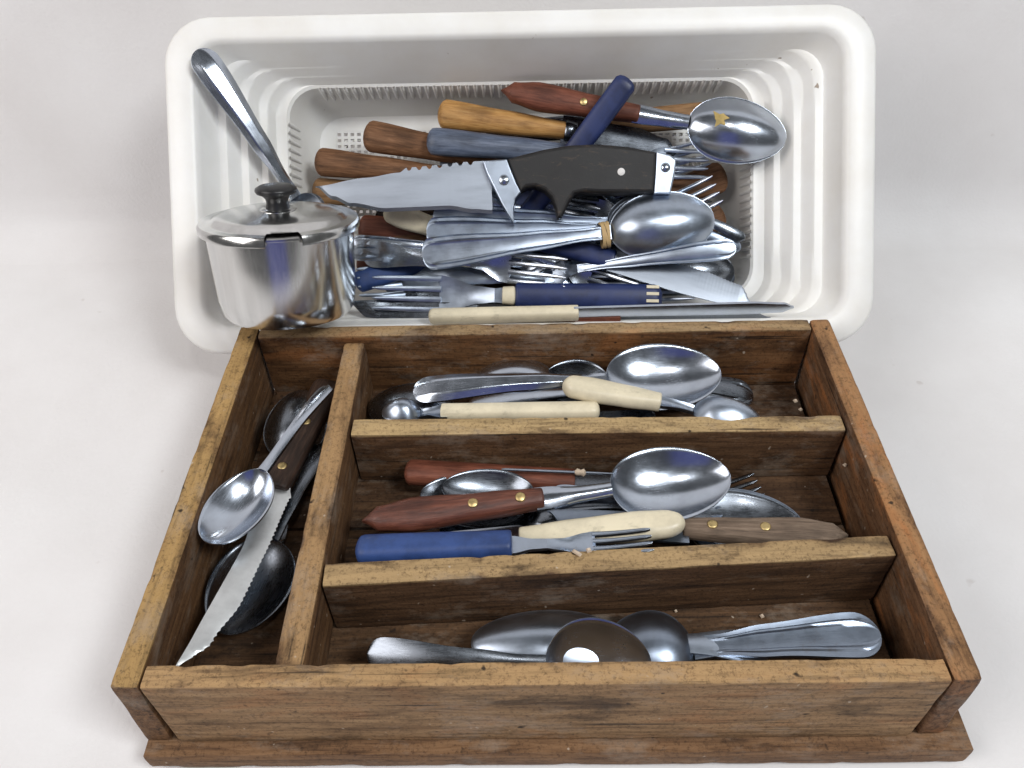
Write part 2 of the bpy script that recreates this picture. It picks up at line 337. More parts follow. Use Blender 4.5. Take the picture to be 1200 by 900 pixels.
# ------------------------------------------------------------------ basket
def ring_pts(hx, s0, s1, n, R, K_=7, ST=6):
    pts = []
    cs = [(hx-R, s1-R, 0), (-hx+R, s1-R, 90), (-hx+R, s0+R, 180), (hx-R, s0+R, 270)]
    for q, (cx, cy, a0) in enumerate(cs):
        arc = [(cx+R*cos(radians(a0+90*i/K_)), cy+R*sin(radians(a0+90*i/K_))) for i in range(K_+1)]
        pts += arc
        nx_, ny_, na = cs[(q+1) % 4]; e = arc[-1]; st = (nx_+R*cos(radians(na)), ny_+R*sin(radians(na)))
        for i in range(1, ST): pts.append((e[0]+(st[0]-e[0])*i/ST, e[1]+(st[1]-e[1])*i/ST))
    return [(x, s, n) for x, s in pts]
def basket():
    t = bpy.data.objects.new('plastic_basket', None); C.objects.link(t)
    t.matrix_world = Matrix.Translation(BO) @ BM.to_4x4()
    tag(t, 'white plastic basket tilted up behind the wooden tray, piled with cutlery', 'basket')
    rings = [(.2225, 0, .2107, -.0150, .030), (.2230, -.0004, .2111, -.0135, .030), (.2230, -.0004, .2111, -.0040, .030), (.2222, .0004, .2103, -.0014, .029), (.2200, .0026, .2081, 0, .027),
             (.2070, .0140, .1975, 0, .019), (.2045, .0160, .1955, -.0010, .018), (.2025, .0172, .1940, -.0045, .017)]
    outer = (.2205, .002, .2087, -.0150, .028)
    body = [(.2025, .0172, .1940, -.0045, .017), (.1975, .0195, .1920, -.0150, .018), (.1955, .0202, .1914, -.0168, .018), (.1905, .0206, .1908, -.0172, .019),
            (.1890, .0212, .1902, -.0185, .020), (.1855, .0222, .1890, -.0235, .020), (.1840, .0226, .1885, -.0248, .020), (.1795, .0230, .1880, -.0252, .020), (.1780, .0236, .1874, -.0265, .020),
            (.1745, .0246, .1862, -.0315, .021), (.1730, .0250, .1857, -.0328, .021), (.1690, .0256, .1850, -.0332, .021), (.1675, .0262, .1840, -.0345, .021), (.1645, .028, .1815, -.0390, .021),
            (.1610, .030, .1800, -.0402, .021), (.1575, .032, .1790, -.0400, .021),
            (.1558, .0335, .1775, -.0415, .020), (.1530, .036, .1750, -.0600, .018), (.1500, .0385, .1725, -.0740, .018), (.1455, .0420, .1690, -.0825, .019), (.1380, .0480, .1630, -.0850, .014), (.1340, .0520, .1590, -.0850, .0006)]
    # the long rear wall has no steps, only the short ends have
    body = [(a, b, (.1940-.0148*min(1, (-n-.0045)/.0355)) if n > -.0403 else c_, n, R) for a, b, c_, n, R in body]
    def loft(rr, name, th=.0018):
        full = list(rr)
        vs_, fs = [], []
        for q in full: vs_ += ring_pts(*q)
        back = [(a+th*.9, b-th*.9, c_+th*.9, n-th*.5, R+th*.8) for a, b, c_, n, R in reversed(full)]
        for q in back: vs_ += ring_pts(*q)
        N = len(ring_pts(*full[0])); tot = len(full)+len(back)
        for k in range(tot-1):
            for i in range(N): fs.append((k*N+i, k*N+(i+1) % N, (k+1)*N+(i+1) % N, (k+1)*N+i))
        k = tot-1
        for i in range(N): fs.append((k*N+i, k*N+(i+1) % N, (i+1) % N, i))
        return mk(name, vs_, fs, M_BASKET, t, 35)
    # rim: its underside is turned inwards
    vs_, fs = [], []
    allr = rings+[(.2043, .0154, .1958, -.0060, .0185), (.2060, .0137, .1975, -.0022, .019), (.2190, .0036, .2071, -.0022, .026), outer]
    for q in allr: vs_ += ring_pts(*q)
    N = len(ring_pts(*allr[0]))
    for k in range(len(allr)):
        k2 = (k+1) % len(allr)
        for i in range(N): fs.append((k*N+i, k*N+(i+1) % N, k2*N+(i+1) % N, k2*N+i))
    mk('rim', vs_, fs, M_BASKET, t, 50)
    loft(body, 'wall')
    # floor grille with real holes
    nx, ny = 56, 25; X0, X1, Y0, Y1 = -.1342, .1342, .0518, .1592
    def lines(a, b, n, frac):
        p = (b-a)/n; o = [a]
        for i in range(n): o += [a+p*(i+.5-frac/2), a+p*(i+.5+frac/2)]
        return o+[b]
    lx, ly = lines(X0, X1, nx, .56), lines(Y0, Y1, ny, .52); a, b = len(lx), len(ly)
    vs_ = [(x, y, z) for z in (-.0850, -.0866) for y in ly for x in lx]; fs = []
    solid = lambda i, j: 0 <= i < a-1 and 0 <= j < b-1 and not (i % 2 == 1 and j % 2 == 1)
    ix = lambda i, j, l: l*a*b+j*a+i
    for j in range(b-1):
        for i in range(a-1):
            if solid(i, j):
                fs.append((ix(i, j, 0), ix(i+1, j, 0), ix(i+1, j+1, 0), ix(i, j+1, 0)))
                fs.append((ix(i, j, 1), ix(i, j+1, 1), ix(i+1, j+1, 1), ix(i+1, j, 1)))
            else:
                fs.append((ix(i, j, 0), ix(i+1, j, 0), ix(i+1, j, 1), ix(i, j, 1)))
                fs.append((ix(i, j+1, 0), ix(i, j+1, 1), ix(i+1, j+1, 1), ix(i+1, j+1, 0)))
                fs.append((ix(i, j, 0), ix(i, j, 1), ix(i, j+1, 1), ix(i, j+1, 0)))
                fs.append((ix(i+1, j, 0), ix(i+1, j+1, 0), ix(i+1, j+1, 1), ix(i+1, j, 1)))
    mk('floor_grille', vs_, fs, M_BASKET, t, 0)
    # foot ring under the floor
    vs_, fs = [], []
    for q in [(.132, .055, .156, -.0868, .012), (.132, .055, .156, -.0935, .012), (.129, .058, .153, -.0935, .010), (.129, .058, .153, -.0868, .010)]: vs_ += ring_pts(*q)
    for k in range(4):
        for i in range(N): fs.append((k*N+i, k*N+(i+1) % N, ((k+1) % 4)*N+(i+1) % N, ((k+1) % 4)*N+i))
    mk('foot_ring', vs_, fs, M_BASKET, t, 35)
    # ribs down the lower wall: one shared half round bar
    vs_, fs = [], []; R_ = .0015; LN = .020
    for i, (l, r_) in enumerate([(-.0015, .35), (0, .9), (.0025, 1), (LN*.8, .8), (LN, .2)]):
        for k in range(6):
            a_ = pi*k/5; vs_.append((R_*r_*cos(a_), R_*r_*sin(a_), -l))
    for i in range(4):
        for k in range(5): fs.append((i*6+k, i*6+k+1, (i+1)*6+k+1, (i+1)*6+k))
    fs += [(0, 1, 2, 3, 4, 5), (29, 28, 27, 26, 25, 24)]
    me = bpy.data.meshes.new('rib'); me.from_pydata(vs_, [], fs)
    for p in me.polygons: p.use_smooth = True
    me.materials.append(M_BASKET)
    def rib(pos, yaw, lean):
        o = link('rib', me, None, t)
        o.matrix_local = Matrix.Translation(pos) @ Matrix.Rotation(yaw, 4, 'Z') @ Matrix.Rotation(lean, 4, 'X')
    x = -.134
    while x < .136: rib((x, .1770, -.0405), pi, .13); x += .0055
    s = .060
    while s < .158:
        rib((-.1556, s, -.0400), -pi/2, .12); rib((.1556, s, -.0400), pi/2, .12); s += .0055
basket()

# ------------------------------------------------------------------ cutlery builders
def sheet(name, xs, wf, zf, sec, th, mat, parent, n=12, yf=None, smooth=60, caps=(1, 1)):
    """thin body: width wf(x), centre height zf(x), cross height sec(x,t), thickness th(x,t)"""
    vs_, fs = [], []; m = len(xs)
    yf = yf or (lambda x: 0)
    for sgn in (0, 1):
        for x in xs:
            w_ = wf(x)
            for j in range(n+1):
                t = j/n*2-1; z = zf(x)+sec(x, t); tt = th(x, t)
                vs_.append((x, yf(x)+t*w_, z+(0 if sgn == 0 else -tt)))
    N = n+1; o2 = m*N
    for i in range(m-1):
        for j in range(n):
            a = i*N+j; fs.append((a, a+N, a+N+1, a+1)); a += o2; fs.append((a, a+1, a+N+1, a+N))
        a = i*N; fs.append((a, a+o2, a+N+o2, a+N)); a = i*N+n; fs.append((a, a+N, a+N+o2, a+o2))
    for i, on in ((0, caps[0]), (m-1, caps[1])):
        if on:
            for j in range(n):
                a = i*N+j; f = (a, a+1, a+1+o2, a+o2); fs.append(f if i == 0 else f[::-1])
    return mk(name, vs_, fs, mat, parent, smooth)
def tube(name, st, mat, parent, k=16, ex=2.6, smooth=50):
    """st: (x, half width, half height, y, z) stations, superelliptic section"""
    vs_, fs = [], []
    for x, a, b, y, z in st:
        for i in range(k):
            an = 2*pi*i/k; c_, s_ = cos(an), sin(an)
            vs_.append((x, y+a*math.copysign(abs(c_)**(2/ex), c_), z+b*math.copysign(abs(s_)**(2/ex), s_)))
    for j in range(len(st)-1):
        for i in range(k): fs.append((j*k+i, j*k+(i+1) % k, (j+1)*k+(i+1) % k, (j+1)*k+i)[::-1])
    fs.append(tuple(range(k))); fs.append(tuple(range((len(st)-1)*k, len(st)*k))[::-1])
    fs = [f[::-1] for f in fs]
    return mk(name, vs_, fs, mat, parent, smooth)
def lerp(pts, x):
    if x <= pts[0][0]: return pts[0][1]
    for (a, b), (c_, d) in zip(pts, pts[1:]):
        if x <= c_:
            f = (x-a)/(c_-a) if c_ > a else 0; f = f*f*(3-2*f); return b+(d-b)*f
    return pts[-1][1]
def span(a, b, n): return [a+(b-a)*i/n for i in range(n+1)]
def cosspan(a, b, n): return [a+(b-a)*(1-cos(pi*i/n))/2 for i in range(n+1)]
def grip(name, mat, parent, x0, x1, wid, thk, prof='round', z=0, ex=2.6, bend=0):
    """a handle body between x0 (end) and x1 (blade side)"""
    st = []; L = x1-x0
    for i in range(27):
        s = (1-cos(pi*i/26))/2
        if prof == 'round': f = lerp([(0, .78), (.2, 1), (.6, .82), (1, .70)], s)
        elif prof == 'belly': f = lerp([(0, .55), (.12, .9), (.3, 1), (.65, .86), (1, .62)], s)
        elif prof == 'point': f = lerp([(0, .22), (.10, .72), (.28, 1), (.7, .78), (1, .62)], s)
        elif prof == 'taper': f = lerp([(0, .94), (.08, 1), (.5, .82), (1, .58)], s)
        else: f = lerp([(0, .96), (.1, 1), (1, .92)], s)
        e0 = min(1, sqrt(max(0, 1-(1-min(1, s*L/(wid*.28)))**2))+.02); e1 = min(1, sqrt(max(0, 1-(1-min(1, (1-s)*L/(wid*.07)))**2))*.25+.76)
        if prof == 'point': e0 = min(1, sqrt(s*L/(wid*.5))+.05)
        st.append((x0+s*L, wid/2*f*e0*e1, thk/2*(.75+.25*f)*e0*e1, bend*sin(pi*s), z))
    return tube(name, st, mat, parent, ex=ex)
def disc(name, mat, parent, x, y, z, r, h=.0006, k=14):
    vs_, fs = [], []
    for rr, zz in ((r, -h), (r, h*.4), (r*.8, h), (0, h*1.15)):
        for i in range(k): vs_.append((x+rr*cos(2*pi*i/k), y+rr*sin(2*pi*i/k), z+zz))
    for j in range(3):
        for i in range(k): fs.append((j*k+i, j*k+(i+1) % k, (j+1)*k+(i+1) % k, (j+1)*k+i))
    return mk(name, vs_, fs, mat, parent, 60)

def bowl(parent, mat, x0, x1, wid, depth, neck, name='bowl', tip=.25, zn=0, th=.0011):
    L = x1-x0
    def wf(x):
        s = (x-x0)/L; e = sqrt(max(0, 1-(2*s-1)**2))*wid/2*(1-tip*(s-.45))
        nb = neck/2*max(0, 1-s*7)
        return max(sqrt(e*e+nb*nb), .0001)
    def sec(x, t):
        s = (x-x0)/L; d = depth*max(0, 1-(2*s-1)**2)**.75*(1+.25*(.5-s)); t = min(1, abs(t)/.94); return -d*(1-t*t)
    zf = lambda x: zn*max(0, 1-((x-x0)/L)*3.5)**2
    return sheet(name, cosspan(x0, x1, 30), wf, zf, sec, lambda x, t: th, mat, parent, n=32, smooth=80, caps=(0, 1))
def shank(parent, mat, x0, x1, w_end, neck, name='handle', arch=0, style='plain', th=.0018, zn=0, endr=.5, mid=None, rise=0):
    """flat steel handle from its end x0 to the neck x1"""
    L = x1-x0; mid = mid or (neck+w_end)*.42
    def wf(x):
        s = (x-x0)/L; w_ = lerp([(0, w_end*.97), (.12, w_end), (.60, mid), (.86, neck*.92), (1, neck)], s)/2
        e = (x-x0)/(w_end*endr); return max(.0003, w_*(sqrt(max(0, 1-(1-e)**2)) if e < 1 else 1))
    zf = lambda x: arch*sin(pi*((x-x0)/L)**.8)+zn*((x-x0)/L)**6+rise*(1-(x-x0)/L)**2
    def sec(x, t):
        s = (x-x0)/L; k = min(1, s*9)*min(1, (1-s)*3.2); a = abs(t)
        if style == 'ridged': return k*(.0010*(1-t*t)*(1 if a < .62 else .0)+(.0013 if .70 < a < .93 else (0 if a > .95 else .0)))
        if style == 'facet': return k*(.0052*(1-a) if a > .5 else .0026)
        if style == 'groove': return k*(.0011*(1-t*t)-(.0008 if .50 < a < .68 else 0))
        return .0007*(1-t*t)
    return sheet(name, cosspan(x0, x1, 34), wf, zf, sec, lambda x, t: th*(.8+.5*((x-x0)/L)), mat, parent, n=22, smooth=38, caps=(1, 0))

def spoon(label, A, B, bl, bw, bd=.009, hw=.018, neck=.0055, mat=S_POL, upref=V((0, 0, 1)), roll=0, arch=.006, style='plain', tip=.25, group=None, name='spoon', cat='spoon', rise=0, mid=None, hmat=None, endr=.5):
    o, L = root(name, label, cat, A, B, upref, roll, group)
    shank(o, hmat or mat, 0, L-bl, hw, neck, arch=arch, style=style, zn=.0015, rise=rise, mid=mid, endr=endr)
    bowl(o, mat, L-bl, L, bw, bd, neck, tip=tip, zn=.0015); return o, L
def fork_head(o, mat, x0, x1, wid, neck, dep=.006, tines=4, frac=.62, shoulder=.22, th=.0014):
    """root plate plus separate tines, from the neck x0 to the tips x1"""
    L = x1-x0; xt = x0+L*(1-frac)
    zf = lambda x: -dep*sin(pi*min(1, max(0, (x-x0)/L))**.9)+dep*.5*max(0, (x-x0)/L-.6)
    wf = lambda x: lerp([(0, neck/2), (shoulder*.4, neck*.62), (shoulder+.10, wid*.47), (.42, wid/2)], (x-x0)/L)
    sheet('head', span(x0, xt+.0012, 12), wf, zf, lambda x, t: -.0012*(1-t*t)*min(1, (x-x0)/L*5), lambda x, t: th, mat, o, n=14, smooth=60, caps=(0, 1))
    p = wid/tines; tw = p*.62
    for k in range(tines):
        yc = -wid/2+tw/2+k*(wid-tw)/(tines-1)
        def tf(x, tw=tw): s = (x-xt)/(x1-xt); return max(.0003, tw/2*(1-.35*s)*(1 if s < .86 else sqrt(max(0, 1-((s-.86)/.14)**2))*.9+.1))
        sheet('tine', span(xt, x1, 12), tf, zf, lambda x, t: .0003*(1-t*t), lambda x, t: th, mat, o, n=4, yf=lambda x, yc=yc: yc*(1-.05*(x-xt)/(x1-xt)), smooth=50)
def fork(label, A, B, hl=.062, wid=.024, hw=.018, neck=.0055, mat=S_SAT, upref=V((0, 0, 1)), roll=0, arch=.006, style='plain', tines=4, group=None, dep=.006, frac=.62):
    o, L = root('fork', label, 'fork', A, B, upref, roll, group)
    shank(o, mat, 0, L-hl, hw, neck, arch=arch, style=style, th=.0018)
    fork_head(o, mat, L-hl, L, wid, neck, tines=tines, dep=dep, frac=frac); return o, L
def blade(o, mat, x0, x1, top, bot, th=.0016, ser=None, n=160, name='blade', spine_ser=None, mir=1):
    """top, bot: (s, y) outlines; edge at bot; ser = (s0, s1, pitch, depth)"""
    L = x1-x0; xs = span(x0, x1, n); vs_, fs = [], []
    for x in xs:
        s = (x-x0)/L; yt, yb = lerp(top, s), lerp(bot, s); y0_ = yb
        if ser and ser[0] < s < ser[1]: yb += ser[3]*abs(sin(pi*(x-x0)/ser[2]))**.7*(1 if yt > yb+.003 else 0)
        if spine_ser and spine_ser[0] < s < spine_ser[1]:
            yt -= spine_ser[3]*max(0, sin(2*pi*(x-x0)/spine_ser[2]))**.5
        if yt < yb+.0003: yt = yb+.0003
        h = yt-yb; ye = min(yb+h*.6, y0_+.0022)
        for y, z in ((yt, th/2), (ye, th/2*.85), (yb, .00012), (yb, -.00012), (ye, -th/2*.85), (yt, -th/2)): vs_.append((x, y*mir, z*mir))
    for i in range(n):
        for k in range(6): fs.append((i*6+k, i*6+(k+1) % 6, (i+1)*6+(k+1) % 6, (i+1)*6+k)[::-1])
    fs.append((0, 1, 2, 3, 4, 5)); fs.append(tuple(n*6+k for k in (5, 4, 3, 2, 1, 0)))
    return mk(name, vs_, [f[::-1] for f in fs], mat, o, 25)

exec_items = True
UZ = V((0, 0, 1))

# ------------------------------------------------------------------ pot with lid
def lathe(name, prof, mat, parent, k=64, smooth=40, M_=None, arc=None):
    vs_, fs = [], []
    for r, z in prof:
        for i in range(k): vs_.append((r*cos(2*pi*i/k), r*sin(2*pi*i/k), z))
    skip = arc or (lambda i, j: False)
    for j in range(len(prof)-1):
        for i in range(k):
            if not skip(i, j): fs.append((j*k+i, j*k+(i+1) % k, (j+1)*k+(i+1) % k, (j+1)*k+i))
    return mk(name, vs_, fs, mat, parent, smooth)
def pot():
    t = bpy.data.objects.new('lidded_pot', None); C.objects.link(t)
    tag(t, 'small shiny steel pot with a lid and black knob at the basket corner', 'pot')
    lean = radians(20)
    z = V((.02, sin(lean), cos(lean))).normalized(); x = V((1, 0, 0)); x = (x-z*x.dot(z)).normalized(); y = z.cross(x)
    P0 = T(340, 363, .0775)
    t.matrix_world = Matrix(((x.x, y.x, z.x, P0.x), (x.y, y.y, z.y, P0.y), (x.z, y.z, z.z, P0.z), (0, 0, 0, 1)))
    R0, R1, h = .0392, .0424, .0530
    lathe('body', [(0, .0012), (R0-.006, .0), (R0-.0018, .0008), (R0, .0035), (R0+.0015, .012), (R0+(R1-R0)*.8, h*.7), (R1, h), (R1+.0016, h+.0006), (R1+.0016, h+.002), (R1-.0008, h+.002),
                   (R1-.0012, h-.001), (R0-.001, .005), (0, .0032)], S_POT, t)
    # lid: a notch for a ladle is cut through its flange
    notch = lambda i, j: (46.6 < i < 51.2) and 2 <= j <= 7
    lz = h+.0022
    prof = [(.0, lz+.0068), (.016, lz+.0064), (.030, lz+.0050), (.0365, lz+.0037), (.0385, lz+.0018), (.0415, lz+.0016), (.0452, lz+.0012), (.0462, lz-.0004), (.0462, lz-.0038), (.0452, lz-.0045), (.0450, lz-.0002), (.0380, lz+.0004), (.0, lz+.0052)]
    lid = lathe('lid', prof, S_POT, t, 72, arc=lambda i, j: (55 <= i <= 59) and 4 <= j <= 9)
    lathe('washer', [(.0, lz+.0075), (.0095, lz+.0075), (.0105, lz+.0068), (.0105, lz+.0055)], S_POT, lid, 32)
    kz = lz+.0070
    lathe('knob', [(.0, kz), (.0070, kz), (.0062, kz+.004), (.0066, kz+.006), (.0084, kz+.0080), (.0112, kz+.0092), (.0120, kz+.0106), (.0116, kz+.0120), (.0092, kz+.0134), (.005, kz+.0142), (0, kz+.0144)], P_BLACK, lid, 40, 60)
pot()

def plate(name, pts, z0, z1, mat, parent, bev=.0012, smooth=18):
    """a flat outline with real thickness and a rounded upper and lower edge"""
    n = len(pts); cx = sum(p[0] for p in pts)/n; cy = sum(p[1] for p in pts)/n
    area_ = sum(pts[i][0]*pts[(i+1) % n][1]-pts[(i+1) % n][0]*pts[i][1] for i in range(n))
    if area_ < 0: pts = pts[::-1]
    def inset(d):
        out = []
        for i in range(n):
            a, b, c_ = V((*pts[i-1], 0)), V((*pts[i], 0)), V((*pts[(i+1) % n], 0))
            e1 = (b-a).normalized(); e2 = (c_-b).normalized(); m_ = (V((-e1.y, e1.x, 0))+V((-e2.y, e2.x, 0)))
            m_ = m_.normalized() if m_.length > 1e-6 else V((-e1.y, e1.x, 0)); out.append(b+m_*d)
        return out
    rings_ = [(bev, z0), (0, z0+bev), (0, z1-bev), (bev*.16, z1-bev*.55), (bev*.5, z1-bev*.18), (bev, z1)]
    vs_, fs = [], []
    for d, z in rings_: vs_ += [(p.x, p.y, z) for p in inset(d)]
    for k in range(5):
        for i in range(n): fs.append((k*n+i, k*n+(i+1) % n, (k+1)*n+(i+1) % n, (k+1)*n+i))
    fs.append(tuple(range(n))[::-1]); fs.append(tuple(range(5*n, 6*n)))
    return mk(name, vs_, fs, mat, parent, smooth)

def sp(label, E_, N_, B_, bw, P=T, **k):
    """spoon from pixel and height of handle end, neck and tip"""
    A, N, B = P(*E_), P(*N_), P(*B_)
    k.setdefault('upref', UZ if P is T else BN)
    return spoon(label, A, B, min((B-N).length, (B-A).length*.6), bw, **k)
def fk(label, A, B, P=T, **k):
    k.setdefault('upref', UZ if P is T else BN); return fork(label, P(*A), P(*B), **k)
def gripped(label, cat, E_, G_, B_, P, gm, gw, gt, kind, prof='belly', roll=0, mat=S_POL, rivets=(), hw=.011, head=None, name=None, bw=.03, bd=.008, ser=None, bh=.017, flip=1, ferrule=None, tines=4, rm=None, group=None, gex=2.6, neck=.006, blade_mat=None, dep=.005, shape='steak', bend=0):
    """utensil with a grip of its own material from E_ to G_, then steel to B_"""
    A, G, B = P(*E_), P(*G_), P(*B_); up_ = UZ if P is T else BN
    o, L = root(name or cat, label, cat, A, B, up_, roll, group)
    xg = (G-A).dot((B-A).normalized())
    g = grip('handle', gm, o, 0, xg, gw, gt, prof, 0, gex, bend)
    for rx in rivets: disc('rivet', rm or BRASS, g, rx*xg, 0, gt*.47, .0026)
    if ferrule: tube('ferrule', [(xg-.001, gw*.33, gt*.42, 0, 0), (xg, gw*.36, gt*.46, 0, 0), (xg+ferrule, gw*.32, gt*.42, 0, 0), (xg+ferrule+.0008, gw*.25, gt*.35, 0, 0)], rm or S_DARK, o)
    if kind == 'spoon':
        hl = head; sheet('neck', span(xg-.004, L-hl, 12), lambda x: lerp([(0, hw/2), (.6, neck/2*1.1), (1, neck/2)], (x-xg)/(L-hl-xg)), lambda x: .0015*max(0, (x-xg)/(L-hl-xg))**3+.001, lambda x, t: .0016*(1-t*t), lambda x, t: .0022, mat, o, n=8, caps=(1, 0))
        bowl(o, mat, L-hl, L, bw, bd, neck, zn=.0025)
    elif kind == 'fork':
        hl = head; sheet('neck', span(xg-.004, L-hl, 12), lambda x: lerp([(0, hw/2), (.6, neck/2*1.1), (1, neck/2)], (x-xg)/(L-hl-xg)), lambda x: 0, lambda x, t: 0, lambda x, t: .0018, mat, o, n=8, caps=(1, 0))
        fork_head(o, mat, L-hl, L, bw, neck, tines=tines, dep=dep, frac=.56, shoulder=.3)
    else:
        h = bh
        if shape == 'steak': top, bot = [(0, h*.5), (.6, h*.42), (.85, h*.2), (1, -h*.38)], [(0, -h*.42), (.07, -h*.5), (.7, -h*.5), (1, -h*.45)]
        elif shape == 'round': top, bot = [(0, h*.45), (.8, h*.5), (.95, h*.36), (1, h*.05)], [(0, -h*.4), (.8, -h*.5), (.95, -h*.42), (1, -h*.1)]
        else: top, bot = shape
        bl_ = blade(o, blade_mat or mat, xg-.003, L, top, bot, ser=ser, mir=flip)
    return o, L

# ================================================================== cutlery in the wooden tray
# --- left compartment
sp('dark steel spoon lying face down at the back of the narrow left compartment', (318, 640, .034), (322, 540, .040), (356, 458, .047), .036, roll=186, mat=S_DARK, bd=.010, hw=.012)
sp('large spoon with a dark reflection in its colour, lying face up under the steak knife in the left compartment', (385, 520, .042), (340, 640, .041), (260, 742, .040), .041, mat=S_DARK, bd=.009, hw=.010, roll=-8)  # its glossy dark reflection is put into the steel colour
gripped('steak knife with black riveted wooden handle and serrated blade in the left compartment', 'knife', (387, 448, .046), (325, 573, .053), (206, 786, .0600), T, W_BLACK, .0175, .009, 'knife', prof='flat', rivets=(.45, .85), ser=(.06, .93, .0028, .0009),
        bh=.0205, shape=([(0, .0075), (.12, .0040), (.4, -.0006), (.85, .0002), (1, .0008)], [(0, -.0085), (.06, -.0112), (.4, -.0128), (.65, -.0132), (.85, -.0092), (1, .0002)]), flip=-1, mat=S_BRIGHT, gex=4, roll=-8)
sp('round bowled steel spoon leaning on the steak knife in the left compartment', (386, 452, .066), (302, 549, .0685), (244, 636, .0670), .0315, roll=-2, mat=S_POL, bd=.009, hw=.0075, neck=.0055, tip=.05, arch=.003, mid=.0055)

# --- rear compartment
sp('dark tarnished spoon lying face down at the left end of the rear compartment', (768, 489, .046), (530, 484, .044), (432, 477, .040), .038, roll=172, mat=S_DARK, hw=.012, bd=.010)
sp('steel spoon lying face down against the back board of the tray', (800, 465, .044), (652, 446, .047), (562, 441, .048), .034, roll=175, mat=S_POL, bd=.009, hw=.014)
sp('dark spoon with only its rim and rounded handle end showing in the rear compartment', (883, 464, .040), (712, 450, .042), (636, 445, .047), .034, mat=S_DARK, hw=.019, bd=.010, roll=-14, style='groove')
sp('long steel spoon handle slanting under the big spoon in the rear compartment', (548, 476, .046), (770, 446, .042), (835, 454, .038), .028, mat=S_POL, hw=.011)
gripped('cream handled spoon lying flat along the rear cross divider', 'spoon', (703, 481, .063), (516, 481, .061), (448, 484, .056), T, P_CREAM, .0105, .009, 'spoon', prof='flat', head=.022, bw=.020, mat=S_SAT, roll=186, gex=3)
sp('big shiny serving spoon lying face up at the top of the rear compartment', (484, 459, .060), (712, 445, .064), (845, 436, .063), .0445, mat=S_POL, roll=17, bd=.009, hw=.017, neck=.007, arch=.004, style='facet', tip=.22, mid=.011)
gripped('cream handled spoon crossing in front of the big spoon in the rear compartment', 'spoon', (659, 451, .068), (775, 474, .068), (890, 492, .060), T, P_CREAM, .0165, .011, 'spoon', prof='belly', head=.036, bw=.026, bd=.008, mat=S_SAT, roll=172, gex=2.6, hw=.009)

# --- middle compartment
gripped('red wooden handled knife at the back of the middle compartment', 'knife', (474, 553, .044), (674, 553, .044), (850, 574, .040), T, W_RED, .0145, .012, 'knife', prof='flat', mat=S_DARK, bh=.013)
o_, L_ = root('skewer', 'thin metal skewer with a pale knot in front of the red wooden handle', 'skewer', T(588, 550, .0535), T(735, 556, .0500), UZ)
tube('rod', [(0, .0004, .0004, 0, 0), (.002, .0008, .0006, 0, 0), (L_*.6, .0009, .0007, 0, 0), (L_, .0005, .0005, 0, 0)], S_SAT, o_, 8)
tube('knot', [(L_*.58, .0008, .0008, 0, 0), (L_*.60, .0019, .0018, .0003, 0), (L_*.63, .0013, .0014, 0, 0), (L_*.655, .0022, .0018, 0, 0), (L_*.67, .0008, .0008, 0, 0)], P_CRUMB, o_, 8)
sp('dark spoon lying face up under the rosewood handle in the middle compartment', (800, 600, .043), (622, 592, .044), (492, 580, .0475), .036, mat=S_DARK, bd=.008, hw=.016, roll=-4)  # one dark steel for bowl and handle
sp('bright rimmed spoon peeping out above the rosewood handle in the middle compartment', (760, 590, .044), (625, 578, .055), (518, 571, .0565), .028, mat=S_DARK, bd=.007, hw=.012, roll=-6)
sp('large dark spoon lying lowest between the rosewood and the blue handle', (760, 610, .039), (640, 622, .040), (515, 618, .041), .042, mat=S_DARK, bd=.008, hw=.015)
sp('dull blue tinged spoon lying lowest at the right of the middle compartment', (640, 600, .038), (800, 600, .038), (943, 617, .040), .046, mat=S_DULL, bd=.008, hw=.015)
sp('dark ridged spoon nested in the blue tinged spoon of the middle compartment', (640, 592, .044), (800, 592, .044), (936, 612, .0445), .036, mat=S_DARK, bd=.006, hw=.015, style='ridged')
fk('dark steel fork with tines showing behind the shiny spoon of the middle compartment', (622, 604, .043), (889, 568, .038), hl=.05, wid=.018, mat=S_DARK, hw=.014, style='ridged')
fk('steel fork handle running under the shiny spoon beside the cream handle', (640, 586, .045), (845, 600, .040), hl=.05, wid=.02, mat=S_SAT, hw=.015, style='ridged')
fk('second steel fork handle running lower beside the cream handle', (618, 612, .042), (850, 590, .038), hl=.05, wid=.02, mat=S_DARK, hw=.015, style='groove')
gripped('grey brown wooden handled knife with dull rivets at the right of the middle compartment', 'knife', (994, 628, .058), (800, 616, .056), (640, 612, .050), T, W_GREY, .0165, .010, 'knife', prof='point', rivets=(.50, .82), mat=S_DULL, bh=.018, gex=3.2)
gripped('cream handled knife lying behind the blue handled fork in the middle compartment', 'knife', (803, 612, .061), (608, 633, .057), (500, 640, .048), T, P_CREAM, .0165, .010, 'knife', prof='belly', mat=S_POL, bh=.015, gex=2.6)
gripped('blue handled fork lying against the front cross divider', 'fork', (417, 645, .061), (600, 640, .0635), (764, 632, .0665), T, P_BLUE, .0150, .012, 'fork', prof='flat', head=.050, bw=.0165, mat=S_SAT, roll=-8, gex=2.8, dep=.002)
gripped('shiny oval spoon with rosewood handle and two brass rivets in the middle compartment', 'spoon', (424, 611, .062), (636, 577, .065), (856, 557, .0645), T, W_ROSE, .0175, .0125, 'spoon', prof='point', rivets=(.61, .87), head=.0625, bw=.0415, bd=.009, mat=S_POL, roll=15, gex=2.5, hw=.012, neck=.007)

